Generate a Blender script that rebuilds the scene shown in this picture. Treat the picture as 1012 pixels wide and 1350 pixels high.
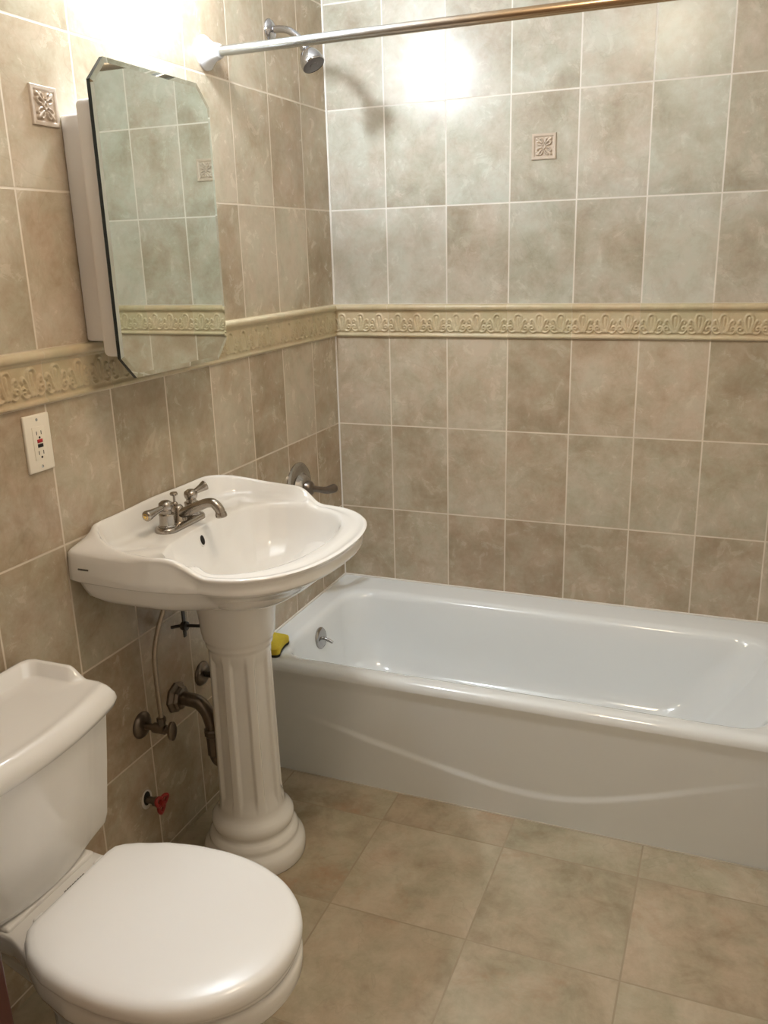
import bpy, bmesh, math, random
import numpy as np
from mathutils import Vector, Matrix

# ------------------------------------------------------------------ clear
for o in list(bpy.data.objects):
    bpy.data.objects.remove(o, do_unlink=True)
S = bpy.context.scene
COL = S.collection
PI = math.pi

# ------------------------------------------------------------------ camera
CAM_POS = (1.29318785, -2.77651716, 1.5088015)
CAM_ROT = ((0.9288297718, -0.0824011539, 0.3612274973),
           (0.3695605463, 0.2756787000, -0.8873704170),
           (-0.0264623806, 0.9577114932, 0.2865107995))
cam = bpy.data.cameras.new('camera')
cam.sensor_fit = 'VERTICAL'
cam.sensor_height = 36.0
cam.sensor_width = 27.0
cam.lens = 1150.277 / 1350.0 * 36.0
cam.clip_start = 0.02
cam_o = bpy.data.objects.new('camera', cam)
COL.objects.link(cam_o)
cam_o.matrix_world = Matrix.Translation(CAM_POS) @ Matrix(CAM_ROT).to_4x4()
S.camera = cam_o

# ------------------------------------------------------------------ world, exposure, lamp strengths
w = bpy.data.worlds.new('world')
S.world = w
w.use_nodes = True
w.node_tree.nodes['Background'].inputs[0].default_value = (1.0, 0.68, 0.42, 1)
w.node_tree.nodes['Background'].inputs[1].default_value = 0.36
S.view_settings.view_transform = 'Standard'
S.view_settings.look = 'None'
S.view_settings.exposure = 0.23
S.view_settings.gamma = 1.0
S.view_settings.use_curve_mapping = False
BULB_L = 570.0            # radiance of the sconce bulb
DOME_L = 33.0            # radiance of the ceiling lamp's diffuser
BULB_C = (0.87, 0.965, 1.05)
DOME_C = (1.0, 0.805, 0.595)
BULB_POS = (0.068, -0.98, 2.205)
DOME_POS = (0.93, -1.54, 2.44)

# ------------------------------------------------------------------ dimensions from the photograph
TW = 0.2032              # wall tile width
TH = 0.3032              # wall tile row height
Z_TOP = 1.3377           # upper edge of the border
Z_BOT = 1.2319           # lower edge of the border
UB, UL = 0.2000, 0.1833  # first grout column, back wall / left wall
ROOM_X, ROOM_Y, ROOM_Z = 1.535, -2.95, 2.44
TUB_Y, TUB_Z = -0.736, 0.357

# ------------------------------------------------------------------ materials
def new_mat(name):
    m = bpy.data.materials.new(name)
    m.use_nodes = True
    nt = m.node_tree
    b = nt.nodes['Principled BSDF']
    return m, nt, b

def N(nt, typ, **kw):
    n = nt.nodes.new(typ)
    for k, v in kw.items():
        setattr(n, k, v)
    return n

def math_n(nt, op, a, b=None, c=None, clamp=False):
    n = nt.nodes.new('ShaderNodeMath')
    n.operation = op
    n.use_clamp = clamp
    for i, v in enumerate((a, b, c)):
        if v is None:
            continue
        if isinstance(v, (int, float)):
            n.inputs[i].default_value = v
        else:
            nt.links.new(v, n.inputs[i])
    return n.outputs[0]

def mixc(nt, fac, a, b, blend='MIX'):
    n = nt.nodes.new('ShaderNodeMix')
    n.data_type = 'RGBA'
    n.blend_type = blend
    for sock, v in ((n.inputs[0], fac), (n.inputs[6], a), (n.inputs[7], b)):
        if isinstance(v, (int, float)):
            sock.default_value = v
        elif isinstance(v, tuple):
            sock.default_value = (*v, 1) if len(v) == 3 else v
        else:
            nt.links.new(v, sock)
    return n.outputs[2]

def ramp(nt, fac, stops):
    n = nt.nodes.new('ShaderNodeValToRGB')
    cr = n.color_ramp
    while len(cr.elements) < len(stops):
        cr.elements.new(0.5)
    for e, (p, c) in zip(cr.elements, stops):
        e.position = p
        e.color = (*c, 1)
    nt.links.new(fac, n.inputs[0])
    return n.outputs[0]

def noise(nt, vec, scale, detail=6, rough=0.6, dist=0.0):
    n = nt.nodes.new('ShaderNodeTexNoise')
    n.inputs['Scale'].default_value = scale
    n.inputs['Detail'].default_value = detail
    n.inputs['Roughness'].default_value = rough
    n.inputs['Distortion'].default_value = dist
    nt.links.new(vec, n.inputs['Vector'])
    return n.outputs['Fac']

def simple(name, col, rough=0.4, metal=0.0, spec=0.5, coat=0.0, noise_amt=0.0, nscale=30.0, bump=0.0):
    m, nt, b = new_mat(name)
    b.inputs['Base Color'].default_value = (*col, 1)
    b.inputs['Roughness'].default_value = rough
    b.inputs['Metallic'].default_value = metal
    b.inputs['Specular IOR Level'].default_value = spec
    b.inputs['Coat Weight'].default_value = coat
    b.inputs['Coat Roughness'].default_value = 0.05
    g = N(nt, 'ShaderNodeNewGeometry')
    f = noise(nt, g.outputs['Position'], nscale, 4)
    if noise_amt > 0:
        dark = tuple(c * (1 - noise_amt) for c in col)
        nt.links.new(mixc(nt, f, dark, tuple(min(1, c * (1 + noise_amt * 0.4)) for c in col)), b.inputs['Base Color'])
    if bump > 0:
        bn = N(nt, 'ShaderNodeBump')
        bn.inputs['Strength'].default_value = bump
        bn.inputs['Distance'].default_value = 0.002
        nt.links.new(f, bn.inputs['Height'])
        nt.links.new(bn.outputs[0], b.inputs['Normal'])
    return m

def tile_mat(name, au, u0, pu, av, v0, pv, cols, grout, gw=0.0018, rough=0.26, vary=0.45, nsc=6.5,
             spots=None, grout_soft=0.0012, signu=1.0, signv=1.0, rows=True, gmix=1.0):
    """tiles laid on a plane; au/av are the world axes, u0/v0 where a joint runs, pu/pv the pitch"""
    m, nt, b = new_mat(name)
    g = N(nt, 'ShaderNodeNewGeometry')
    sx = N(nt, 'ShaderNodeSeparateXYZ')
    nt.links.new(g.outputs['Position'], sx.inputs[0])
    def axis(a, o, p, s):
        v = math_n(nt, 'SUBTRACT', sx.outputs[a], o)
        v = math_n(nt, 'MULTIPLY', v, s / p)
        fl = math_n(nt, 'FLOOR', v)
        fr = math_n(nt, 'SUBTRACT', v, fl)
        d = math_n(nt, 'MINIMUM', fr, math_n(nt, 'SUBTRACT', 1.0, fr))
        return fl, math_n(nt, 'MULTIPLY', d, p)
    fu, du = axis(au, u0, pu, signu)
    fv, dv = axis(av, v0, pv, signv)
    d = math_n(nt, 'MINIMUM', du, dv) if rows else du
    mr = N(nt, 'ShaderNodeMapRange', interpolation_type='SMOOTHSTEP')
    mr.inputs['From Min'].default_value = gw - grout_soft * 0.5
    mr.inputs['From Max'].default_value = gw + grout_soft
    mr.inputs['To Min'].default_value = 1.0
    mr.inputs['To Max'].default_value = 0.0
    nt.links.new(d, mr.inputs['Value'])
    gmask = mr.outputs[0]
    cid = N(nt, 'ShaderNodeCombineXYZ')
    nt.links.new(fu, cid.inputs[0])
    nt.links.new(fv, cid.inputs[1])
    cid.inputs[2].default_value = u0 * 3.7 + v0
    wn = N(nt, 'ShaderNodeTexWhiteNoise', noise_dimensions='3D')
    nt.links.new(cid.outputs[0], wn.inputs['Vector'])
    off = N(nt, 'ShaderNodeVectorMath', operation='MULTIPLY_ADD')
    nt.links.new(wn.outputs['Color'], off.inputs[0])
    off.inputs[1].default_value = (13, 17, 19)
    nt.links.new(g.outputs['Position'], off.inputs[2])
    vec = off.outputs[0]
    n1 = noise(nt, vec, nsc, 7, 0.62, 0.35)
    n2 = noise(nt, vec, nsc * 2.7, 8, 0.7, 0.6)
    n3 = noise(nt, vec, nsc * 11, 5, 0.7)
    f = math_n(nt, 'MULTIPLY_ADD', n1, 0.56, math_n(nt, 'MULTIPLY', n2, 0.31))
    f = math_n(nt, 'MULTIPLY_ADD', n3, 0.13, f)
    f = math_n(nt, 'ADD', f, math_n(nt, 'MULTIPLY', math_n(nt, 'SUBTRACT', wn.outputs['Value'], 0.5), vary * 0.32))
    c = ramp(nt, f, [(0.34, cols[0]), (0.48, cols[1]), (0.63, cols[2])])
    # some tiles lean pink, some lean grey-green
    sp = N(nt, 'ShaderNodeSeparateColor')
    nt.links.new(wn.outputs['Color'], sp.inputs[0])
    hue = mixc(nt, sp.outputs[1], (1.02, 0.988, 0.96), (0.98, 1.01, 0.99))
    c = mixc(nt, 1.0, c, hue, 'MULTIPLY')
    hn = noise(nt, vec, nsc * 2.2, 4, 0.6, 0.3)
    hm = N(nt, 'ShaderNodeMapRange')
    hm.inputs['From Min'].default_value = 0.38
    hm.inputs['From Max'].default_value = 0.62
    nt.links.new(hn, hm.inputs['Value'])
    c = mixc(nt, 1.0, c, mixc(nt, hm.outputs[0], (1.025, 0.992, 0.985), (0.975, 1.008, 1.0)), 'MULTIPLY')
    if spots:
        ns = noise(nt, vec, nsc * 0.9, 5, 0.7, 0.4)
        fs = N(nt, 'ShaderNodeMapRange')
        fs.inputs['From Min'].default_value = 0.56
        fs.inputs['From Max'].default_value = 0.72
        nt.links.new(ns, fs.inputs['Value'])
        n4 = noise(nt, vec, nsc * 6, 6, 0.75)
        fs2 = math_n(nt, 'MULTIPLY', fs.outputs[0], math_n(nt, 'MULTIPLY_ADD', n4, 1.6, -0.35, clamp=True), clamp=True)
        c = mixc(nt, fs2, c, spots)
    # thin veins
    vein = math_n(nt, 'ABSOLUTE', math_n(nt, 'SUBTRACT', noise(nt, vec, nsc * 0.8, 3, 0.5, 0.9), 0.5))
    vm = N(nt, 'ShaderNodeMapRange')
    vm.inputs['From Min'].default_value = 0.0
    vm.inputs['From Max'].default_value = 0.006
    vm.inputs['To Min'].default_value = 0.13
    vm.inputs['To Max'].default_value = 0.0
    nt.links.new(vein, vm.inputs['Value'])
    vmask = math_n(nt, 'MULTIPLY', vm.outputs[0], math_n(nt, 'GREATER_THAN', sp.outputs[2], 0.45))
    c = mixc(nt, vmask, c, tuple(x * 0.55 for x in cols[0]))
    gn = noise(nt, g.outputs['Position'], 9.0, 4)
    gc = mixc(nt, gn, tuple(x * 0.78 for x in grout), tuple(min(1, x * 1.15) for x in grout))
    c = mixc(nt, math_n(nt, 'MULTIPLY', gmask, gmix), c, gc)
    nt.links.new(c, b.inputs['Base Color'])
    rr = math_n(nt, 'MULTIPLY_ADD', n2, 0.14, rough - 0.07)
    rr = math_n(nt, 'MULTIPLY_ADD', gmask, 0.45, rr, clamp=True)
    nt.links.new(rr, b.inputs['Roughness'])
    h = math_n(nt, 'MULTIPLY_ADD', gmask, -1.0, math_n(nt, 'MULTIPLY', n1, 0.35))
    bn = N(nt, 'ShaderNodeBump')
    bn.inputs['Strength'].default_value = 0.22
    bn.inputs['Distance'].default_value = 0.002
    nt.links.new(h, bn.inputs['Height'])
    nt.links.new(bn.outputs[0], b.inputs['Normal'])
    b.inputs['Specular IOR Level'].default_value = 0.5
    return m

WC = [(0.335, 0.263, 0.182), (0.455, 0.376, 0.280), (0.565, 0.497, 0.400)]
WG = (0.74, 0.66, 0.55)
WCH = [tuple(a * b for a, b in zip(c, (1.04, 1.165, 1.32))) for c in WC]   # the greyer batch of tiles above the border on the back wall
M_BACK_HI = tile_mat('wall_tile_back_upper', 0, UB, TW, 2, Z_TOP, TH, WCH, (0.78, 0.74, 0.68))
M_BACK_LO = tile_mat('wall_tile_back_lower', 0, UB, TW, 2, Z_BOT, TH, WC, WG)
M_LEFT_HI = tile_mat('wall_tile_left_upper', 1, -UL, TW, 2, Z_TOP, TH, WC, WG)
M_LEFT_LO = tile_mat('wall_tile_left_lower', 1, -UL, TW, 2, Z_BOT, TH, WC, WG)
M_BORD_B = tile_mat('border_tile_back', 0, UB, TW, 2, 0.0, 9.0, [(0.44, 0.35, 0.22), (0.53, 0.44, 0.29), (0.60, 0.51, 0.36)],
                    (0.62, 0.54, 0.40), gw=0.0008, rough=0.34, vary=0.15)
M_BORD_L = tile_mat('border_tile_left', 1, -UL, TW, 2, 0.0, 9.0, [(0.44, 0.35, 0.22), (0.53, 0.44, 0.29), (0.60, 0.51, 0.36)],
                    (0.62, 0.54, 0.40), gw=0.0008, rough=0.34, vary=0.15)
M_INSET = simple('relief_tile_ceramic', (0.56, 0.47, 0.38), 0.35, noise_amt=0.2, nscale=60)
M_FLOOR = tile_mat('floor_tile', 0, 0.4866, 0.3415, 1, -0.869, 0.3415,
                   [(0.265, 0.212, 0.138), (0.41, 0.345, 0.248), (0.55, 0.475, 0.365)], (0.40, 0.33, 0.235),
                   gw=0.0017, rough=0.42, vary=0.22, nsc=5.0, spots=(0.40, 0.23, 0.13))
M_PORC = simple('white_vitreous_china', (0.885, 0.88, 0.86), 0.10, coat=0.6, noise_amt=0.015, nscale=5)
M_TUB = simple('white_bath_enamel', (0.83, 0.87, 0.89), 0.13, coat=0.5, noise_amt=0.015, nscale=5)
M_SEAT = simple('white_seat_plastic', (0.90, 0.905, 0.90), 0.27, coat=0.12)
M_CAB = simple('white_cabinet_plastic', (0.92, 0.90, 0.88), 0.45)
M_PLATE = simple('ivory_plastic', (0.86, 0.80, 0.68), 0.35)
M_CHROME = simple('polished_chrome', (0.50, 0.50, 0.53), 0.10, metal=1.0)
M_STEEL = simple('galvanised_rod_steel', (0.66, 0.68, 0.70), 0.24, metal=1.0, noise_amt=0.12, nscale=40)
M_ROD, _nt, _b = new_mat('rod_steel_painted_reflection')  # warm reflection painted into the steel colour, browner away from the left wall
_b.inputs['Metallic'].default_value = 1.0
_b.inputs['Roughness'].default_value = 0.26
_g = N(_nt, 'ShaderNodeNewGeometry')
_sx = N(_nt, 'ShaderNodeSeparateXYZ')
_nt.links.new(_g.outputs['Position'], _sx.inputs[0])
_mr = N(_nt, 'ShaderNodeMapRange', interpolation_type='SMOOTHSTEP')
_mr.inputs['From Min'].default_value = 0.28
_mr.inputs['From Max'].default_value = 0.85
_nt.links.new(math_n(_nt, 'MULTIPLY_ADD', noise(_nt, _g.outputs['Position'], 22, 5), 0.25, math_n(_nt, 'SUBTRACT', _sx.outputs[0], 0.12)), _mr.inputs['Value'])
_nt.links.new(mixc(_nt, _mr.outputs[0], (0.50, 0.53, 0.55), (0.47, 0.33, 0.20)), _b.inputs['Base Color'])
M_WHITEP = simple('white_painted_flange', (0.62, 0.63, 0.65), 0.3)
M_NICKEL = simple('brushed_nickel', (0.41, 0.37, 0.325), 0.24, metal=1.0, noise_amt=0.15, nscale=80)
M_DULL = simple('dulled_chrome', (0.42, 0.41, 0.40), 0.16, metal=1.0)
M_OLDM = simple('tarnished_pipe_metal', (0.235, 0.20, 0.17), 0.30, metal=1.0, noise_amt=0.35, nscale=60)
M_DARKM = simple('dark_blackened_metal', (0.07, 0.065, 0.06), 0.4, metal=0.6, noise_amt=0.3)
M_HOSE = simple('braided_steel_hose', (0.50, 0.44, 0.37), 0.33, metal=1.0, noise_amt=0.3, nscale=400, bump=0.4)
M_BRASS = simple('yellow_brass', (0.85, 0.58, 0.16), 0.2, metal=1.0)
M_RED = simple('red_valve_paint', (0.36, 0.025, 0.02), 0.35, noise_amt=0.3)
M_REDB = simple('red_button_plastic', (0.45, 0.02, 0.03), 0.4)
M_BLACK = simple('black_plastic', (0.012, 0.012, 0.012), 0.4)
M_SLOT = simple('dark_slot', (0.05, 0.04, 0.03), 0.7)
M_HOLE = simple('dark_hole', (0.012, 0.011, 0.01), 0.8)
M_SPONGE = simple('yellow_sponge_foam', (0.78, 0.60, 0.05), 0.85, noise_amt=0.3, nscale=350, bump=0.6)
M_SCRUB = simple('dark_scrub_fibre', (0.02, 0.025, 0.015), 0.9, noise_amt=0.5, nscale=500, bump=0.8)
M_CAULK = simple('white_caulk', (0.80, 0.77, 0.72), 0.5, noise_amt=0.12, nscale=25)
M_GEDGE = simple('dark_glass_edge', (0.012, 0.022, 0.028), 0.12)
M_DOOR = simple('mahogany_wood', (0.085, 0.014, 0.008), 0.35, coat=0.2, noise_amt=0.45, nscale=14)
M_PAINT = simple('beige_wall_paint', (0.72, 0.66, 0.56), 0.6, noise_amt=0.03)
M_CEIL = simple('white_ceiling_paint', (0.82, 0.80, 0.77), 0.7, noise_amt=0.03)
M_INK = simple('dark_print', (0.10, 0.09, 0.08), 0.5)
m, nt, b = new_mat('mirror_glass')
b.inputs['Base Color'].default_value = (0.80, 0.85, 0.80, 1)
b.inputs['Metallic'].default_value = 1.0
b.inputs['Roughness'].default_value = 0.012
M_MIRROR = m
def emis(name, c, s):
    m, nt, b = new_mat(name)
    b.inputs['Base Color'].default_value = (0.9, 0.9, 0.9, 1)
    b.inputs['Emission Color'].default_value = (*c, 1)
    b.inputs['Emission Strength'].default_value = s
    return m
M_BULB = emis('lit_bulb_glass', BULB_C, BULB_L)
M_DOME = emis('lit_lamp_diffuser', DOME_C, DOME_L)

# ------------------------------------------------------------------ mesh helpers
def finish(name, bm, mat, parent=None, smooth=True, angle=40, recalc=True):
    if recalc:
        bmesh.ops.recalc_face_normals(bm, faces=bm.faces)
    me = bpy.data.meshes.new(name)
    bm.to_mesh(me)
    bm.free()
    mats = mat if isinstance(mat, (list, tuple)) else [mat]
    for x in mats:
        me.materials.append(x)
    if smooth:
        me.polygons.foreach_set('use_smooth', [True] * len(me.polygons))
        me.set_sharp_from_angle(angle=math.radians(angle))
    o = bpy.data.objects.new(name, me)
    COL.objects.link(o)
    if parent is not None:
        o.parent = parent
        o.matrix_parent_inverse = Matrix.Translation(parent.location).inverted()
    return o

def empty(name, loc, label, cat, group=None):
    o = bpy.data.objects.new(name, None)
    o.empty_display_size = 0.05
    COL.objects.link(o)
    o.location = loc
    o['label'] = label
    o['category'] = cat
    if group:
        o['group'] = group
    return o

def tag(o, label, cat):
    o['label'] = label
    o['category'] = cat
    return o

def struct(o):
    o['kind'] = 'structure'
    return o

def add_box(bm, x0, x1, y0, y1, z0, z1, bevel=0.0, seg=3, mi=0):
    r = bmesh.ops.create_cube(bm, size=1.0)
    vs = r['verts']
    for v in vs:
        v.co = Vector((x0 + (v.co.x + .5) * (x1 - x0), y0 + (v.co.y + .5) * (y1 - y0), z0 + (v.co.z + .5) * (z1 - z0)))
    fs = list({f for v in vs for f in v.link_faces})
    for f in fs:
        f.material_index = mi
    if bevel > 0:
        es = list({e for v in vs for e in v.link_edges})
        bmesh.ops.bevel(bm, geom=es, offset=bevel, segments=seg, profile=0.5, affect='EDGES')

def frame(axis):
    a = Vector(axis).normalized()
    t = Vector((0, 0, 1)) if abs(a.z) < 0.9 else Vector((1, 0, 0))
    u = a.cross(t).normalized()
    return a, u, a.cross(u).normalized()

def add_lathe(bm, origin, axis, prof, n=40, cap=True, su=1.0, sv=1.0):
    """prof = [(distance along axis, radius)]"""
    a, u, v = frame(axis)
    o = Vector(origin)
    rings = []
    for d, r in prof:
        if r < 1e-6:
            rings.append([bm.verts.new(o + a * d)])
        else:
            rings.append([bm.verts.new(o + a * d + (u * math.cos(2 * PI * i / n) * su + v * math.sin(2 * PI * i / n) * sv) * r) for i in range(n)])
    for A, B in zip(rings, rings[1:]):
        for i in range(n):
            j = (i + 1) % n
            if len(A) == 1 and len(B) == 1:
                continue
            if len(A) == 1:
                bm.faces.new((A[0], B[j], B[i]))
            elif len(B) == 1:
                bm.faces.new((A[i], A[j], B[0]))
            else:
                bm.faces.new((A[i], A[j], B[j], B[i]))
    if cap:
        for R in (rings[0], rings[-1]):
            if len(R) > 2:
                bm.faces.new(R)

def smooth_path(pts, n=8):
    """Catmull-Rom through points (each (x,y,z,...) of any length)"""
    P = [np.array(p, float) for p in pts]
    P = [2 * P[0] - P[1]] + P + [2 * P[-1] - P[-2]]
    out = []
    for i in range(1, len(P) - 2):
        for k in range(n):
            t = k / n
            out.append(0.5 * ((2 * P[i]) + (-P[i - 1] + P[i + 1]) * t + (2 * P[i - 1] - 5 * P[i] + 4 * P[i + 1] - P[i + 2]) * t * t
                              + (-P[i - 1] + 3 * P[i] - 3 * P[i + 1] + P[i + 2]) * t ** 3))
    out.append(P[-2])
    return out

def add_tube(bm, pts, r=None, n=16, steps=8, cap=True, straight=False):
    """pts (x,y,z) with r, or (x,y,z,r)"""
    pts = [tuple(p) + ((r,) if len(p) == 3 else ()) for p in pts]
    C = [np.array(p, float) for p in pts] if straight else smooth_path(pts, steps)
    rings = []
    u = None
    for i, c in enumerate(C):
        p = Vector(c[:3])
        q = Vector(C[min(i + 1, len(C) - 1)][:3]) - Vector(C[max(i - 1, 0)][:3])
        a = q.normalized()
        if u is None:
            u = frame(a)[1]
        u = (u - a * u.dot(a)).normalized()
        v = a.cross(u)
        rings.append([bm.verts.new(p + (u * math.cos(2 * PI * k / n) + v * math.sin(2 * PI * k / n)) * max(c[3], 1e-5)) for k in range(n)])
    for A, B in zip(rings, rings[1:]):
        for i in range(n):
            j = (i + 1) % n
            bm.faces.new((A[i], A[j], B[j], B[i]))
    if cap:
        bm.faces.new(rings[0])
        bm.faces.new(rings[-1])

def add_loft(bm, rings, cap0=True, cap1=True, mi=0):
    R = [[bm.verts.new(p) for p in ring] for ring in rings]
    n = len(R[0])
    for A, B in zip(R, R[1:]):
        for i in range(n):
            j = (i + 1) % n
            f = bm.faces.new((A[i], A[j], B[j], B[i]))
            f.material_index = mi
    for flag, ring in ((cap0, R[0]), (cap1, R[-1])):
        if flag:
            c = Vector((0, 0, 0))
            for v in ring:
                c += v.co
            cv = bm.verts.new(c / n)
            for i in range(n):
                bm.faces.new((ring[i], ring[(i + 1) % n], cv)).material_index = mi

def grid_object(name, P, mat, parent=None):
    """P: array (rows, cols, 3)"""
    R, Cc = P.shape[:2]
    idx = np.arange(R * Cc).reshape(R, Cc)
    q = np.stack([idx[:-1, :-1], idx[:-1, 1:], idx[1:, 1:], idx[1:, :-1]], -1).reshape(-1, 4)
    me = bpy.data.meshes.new(name)
    me.from_pydata(P.reshape(-1, 3).tolist(), [], q.tolist())
    me.materials.append(mat)
    me.polygons.foreach_set('use_smooth', [True] * len(me.polygons))
    o = bpy.data.objects.new(name, me)
    COL.objects.link(o)
    if parent is not None:
        o.parent = parent
        o.matrix_parent_inverse = Matrix.Translation(parent.location).inverted()
    return o

def sstep(a, b, x):
    t = np.clip((np.asarray(x, float) - a) / (b - a), 0, 1)
    return t * t * (3 - 2 * t)

# ================================================================== the room
bm = bmesh.new()
add_box(bm, -0.12, ROOM_X + 0.12, ROOM_Y - 0.12, 0.12, -0.10, 0.0)
struct(finish('floor', bm, M_FLOOR, smooth=False))
bm = bmesh.new()
add_box(bm, -0.12, ROOM_X + 0.12, ROOM_Y - 0.12, 0.12, ROOM_Z, ROOM_Z + 0.1)
struct(finish('ceiling', bm, M_CEIL, smooth=False))
zs = 0.5 * (Z_TOP + Z_BOT)
bm = bmesh.new()
add_box(bm, -0.12, ROOM_X + 0.12, 0.0, 0.12, 0.0, zs, mi=0)
add_box(bm, -0.12, ROOM_X + 0.12, 0.0, 0.12, zs, ROOM_Z, mi=1)
struct(finish('wall_back', bm, [M_BACK_LO, M_BACK_HI], smooth=False))
bm = bmesh.new()
add_box(bm, -0.12, 0.0, ROOM_Y, 0.0, 0.0, zs, mi=0)
add_box(bm, -0.12, 0.0, ROOM_Y, 0.0, zs, ROOM_Z, mi=1)
struct(finish('wall_left', bm, [M_LEFT_LO, M_LEFT_HI], smooth=False))
bm = bmesh.new()
add_box(bm, ROOM_X, ROOM_X + 0.12, ROOM_Y, 0.0, 0.0, ROOM_Z)
struct(finish('wall_right', bm, M_PAINT, smooth=False))
bm = bmesh.new()
add_box(bm, -0.12, 0.375, ROOM_Y - 0.12, ROOM_Y, 0.0, ROOM_Z)
add_box(bm, 1.30, ROOM_X + 0.12, ROOM_Y - 0.12, ROOM_Y, 0.0, ROOM_Z)
add_box(bm, 0.375, 1.30, ROOM_Y - 0.12, ROOM_Y, 2.04, ROOM_Z)
struct(finish('wall_front', bm, M_PAINT, smooth=False))
# open door: its free edge shows at the lower left of the picture
door = struct(bpy.data.objects.new('door_1', None))
COL.objects.link(door)
door.location = (0.40, -2.48, 0)
bm = bmesh.new()
add_box(bm, 0.382, 0.420, -2.90, -2.0725, 0.012, 2.02, 0.002, 2)
finish('door_leaf', bm, M_DOOR, door, smooth=False)
bm = bmesh.new()
add_lathe(bm, (0.420, -2.14, 0.98), (1, 0, 0), [(0, .026), (.006, .026), (.008, .012), (.035, .012), (.04, .022), (.055, .027), (.068, .022), (.072, 0)], 28)
finish('door_knob', bm, M_BRASS, door)
for o in door.children:
    o['kind'] = 'structure'

# border frieze: height field of palmettes and scrolls
def seg_h(U, V, p, q, r):
    p = np.array(p); q = np.array(q); d = q - p
    t = np.clip(((U - p[0]) * d[0] + (V - p[1]) * d[1]) / (d @ d + 1e-12), 0, 1)
    dist = np.hypot(U - p[0] - t * d[0], V - p[1] - t * d[1])
    return np.sqrt(np.clip(1 - (dist / r) ** 2, 0, 1))

def curve_h(U, V, pts, r0, r1=None, steps=6):
    r1 = r0 if r1 is None else r1
    P = smooth_path(pts, steps)
    H = np.zeros_like(U)
    for i in range(len(P) - 1):
        rr = r0 + (r1 - r0) * i / max(1, len(P) - 2)
        H = np.maximum(H, seg_h(U, V, P[i], P[i + 1], rr))
    return H

def motif(U, V):
    """U in [-.5,.5] period, V in [0,1] frieze height; units: U scaled to equal lengths (period ~ frieze height)"""
    H = np.zeros_like(U)
    # centre petal: broad rounded loop with a rib in its hollow
    H = np.maximum(H, curve_h(U, V, [(-.045, .10), (-.10, .32), (-.165, .66), (-.09, .88), (.09, .88), (.165, .66), (.10, .32), (.045, .10)], .045, .045))
    H = np.maximum(H, 0.8 * curve_h(U, V, [(0, .12), (0, .45), (0, .74)], .03, .06))
    for s in (-1, 1):
        # side leaves that curl outwards
        H = np.maximum(H, 0.95 * curve_h(U, V, [(s * .09, .10), (s * .18, .32), (s * .25, .56), (s * .335, .66), (s * .40, .60), (s * .385, .51)], .038, .05))
        # scrolls at the foot, meeting the neighbour's
        H = np.maximum(H, curve_h(U, V, [(s * .16, .12), (s * .25, .07), (s * .36, .09), (s * .445, .19), (s * .43, .33), (s * .35, .37), (s * .29, .30), (s * .31, .22), (s * .36, .24)], .036))
        H = np.maximum(H, 0.8 * curve_h(U, V, [(s * .5, .22), (s * .5, .44)], .04, .05))
    return H

def border(name, length, place, mat, phase):
    per = TW / 3.0
    n = int(length / per * 30) + 1
    s = np.linspace(0, length, n)
    z_f0, z_f1 = Z_BOT + 0.014, Z_BOT + 0.080
    prof = []
    # bottom bead, fillet, frieze rows, cove, pencil moulding
    prof += [(Z_BOT, -0.001), (Z_BOT + .0003, .006)]
    for k in range(6):
        a = PI * k / 5
        prof.append((Z_BOT + .0055 - .005 * math.cos(a), .006 + .0045 * math.sin(a)))
    prof.append((z_f0 - .001, .0055))
    nf = 40
    fr0 = len(prof)
    for k in range(nf):
        prof.append((z_f0 + (z_f1 - z_f0) * k / (nf - 1), .0052))
    fr1 = len(prof)
    prof += [(z_f1 + .0015, .007), (z_f1 + .004, .0075)]
    zc0, zc1 = z_f1 + .006, Z_TOP + .0005
    for k in range(9):
        a = PI * k / 8
        prof.append((0.5 * (zc0 + zc1) - 0.5 * (zc1 - zc0) * math.cos(a), .0075 + .0095 * math.sin(a)))
    prof.append((Z_TOP + .001, -0.001))
    prof = np.array(prof)
    Z = np.repeat(prof[:, 0][:, None], n, 1)
    T = np.repeat(prof[:, 1][:, None], n, 1)
    V = (Z - z_f0) / (z_f1 - z_f0)
    Ssm = np.repeat(s[None, :], len(prof), 0)
    U = ((Ssm - phase) / per) % 1.0 - 0.5
    H = motif(U, V)
    msk = np.zeros(len(prof)); msk[fr0:fr1] = 1
    T = T + 0.0048 * H * msk[:, None]
    return struct(grid_object(name, place(Ssm, T, Z), mat))
border('trim_1', ROOM_X, lambda s, t, z: np.stack([s, -t, z], -1), M_BORD_B, UB)
border('trim_2', 2.2, lambda s, t, z: np.stack([t, -s, z], -1), M_BORD_L, UL)
# caulk in the corner and around the tub
bm = bmesh.new()
add_tube(bm, [(0.0008, -0.0008, 0.36), (0.0008, -0.0008, Z_BOT)], .0035, 8, straight=True)
add_tube(bm, [(0.0008, -0.0008, Z_TOP), (0.0008, -0.0008, ROOM_Z)], .0045, 8, straight=True)
struct(finish('trim_3', bm, M_CAULK))
bm = bmesh.new()
add_tube(bm, [(0.0, -0.001, TUB_Z + .002), (ROOM_X, -0.001, TUB_Z + .002)], .004, 8, straight=True)
add_tube(bm, [(0.001, 0.0, TUB_Z + .002), (0.001, TUB_Y + .02, TUB_Z + .002)], .004, 8, straight=True)
struct(finish('trim_4', bm, M_CAULK))
bm = bmesh.new()
add_tube(bm, [(0.0, TUB_Y - .0015, 0.0005), (ROOM_X, TUB_Y - .0015, 0.0005)], .0026, 8, straight=True)
struct(finish('trim_5', bm, simple('old_caulk', (0.58, 0.52, 0.43), 0.6, noise_amt=0.4, nscale=12)))

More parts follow.
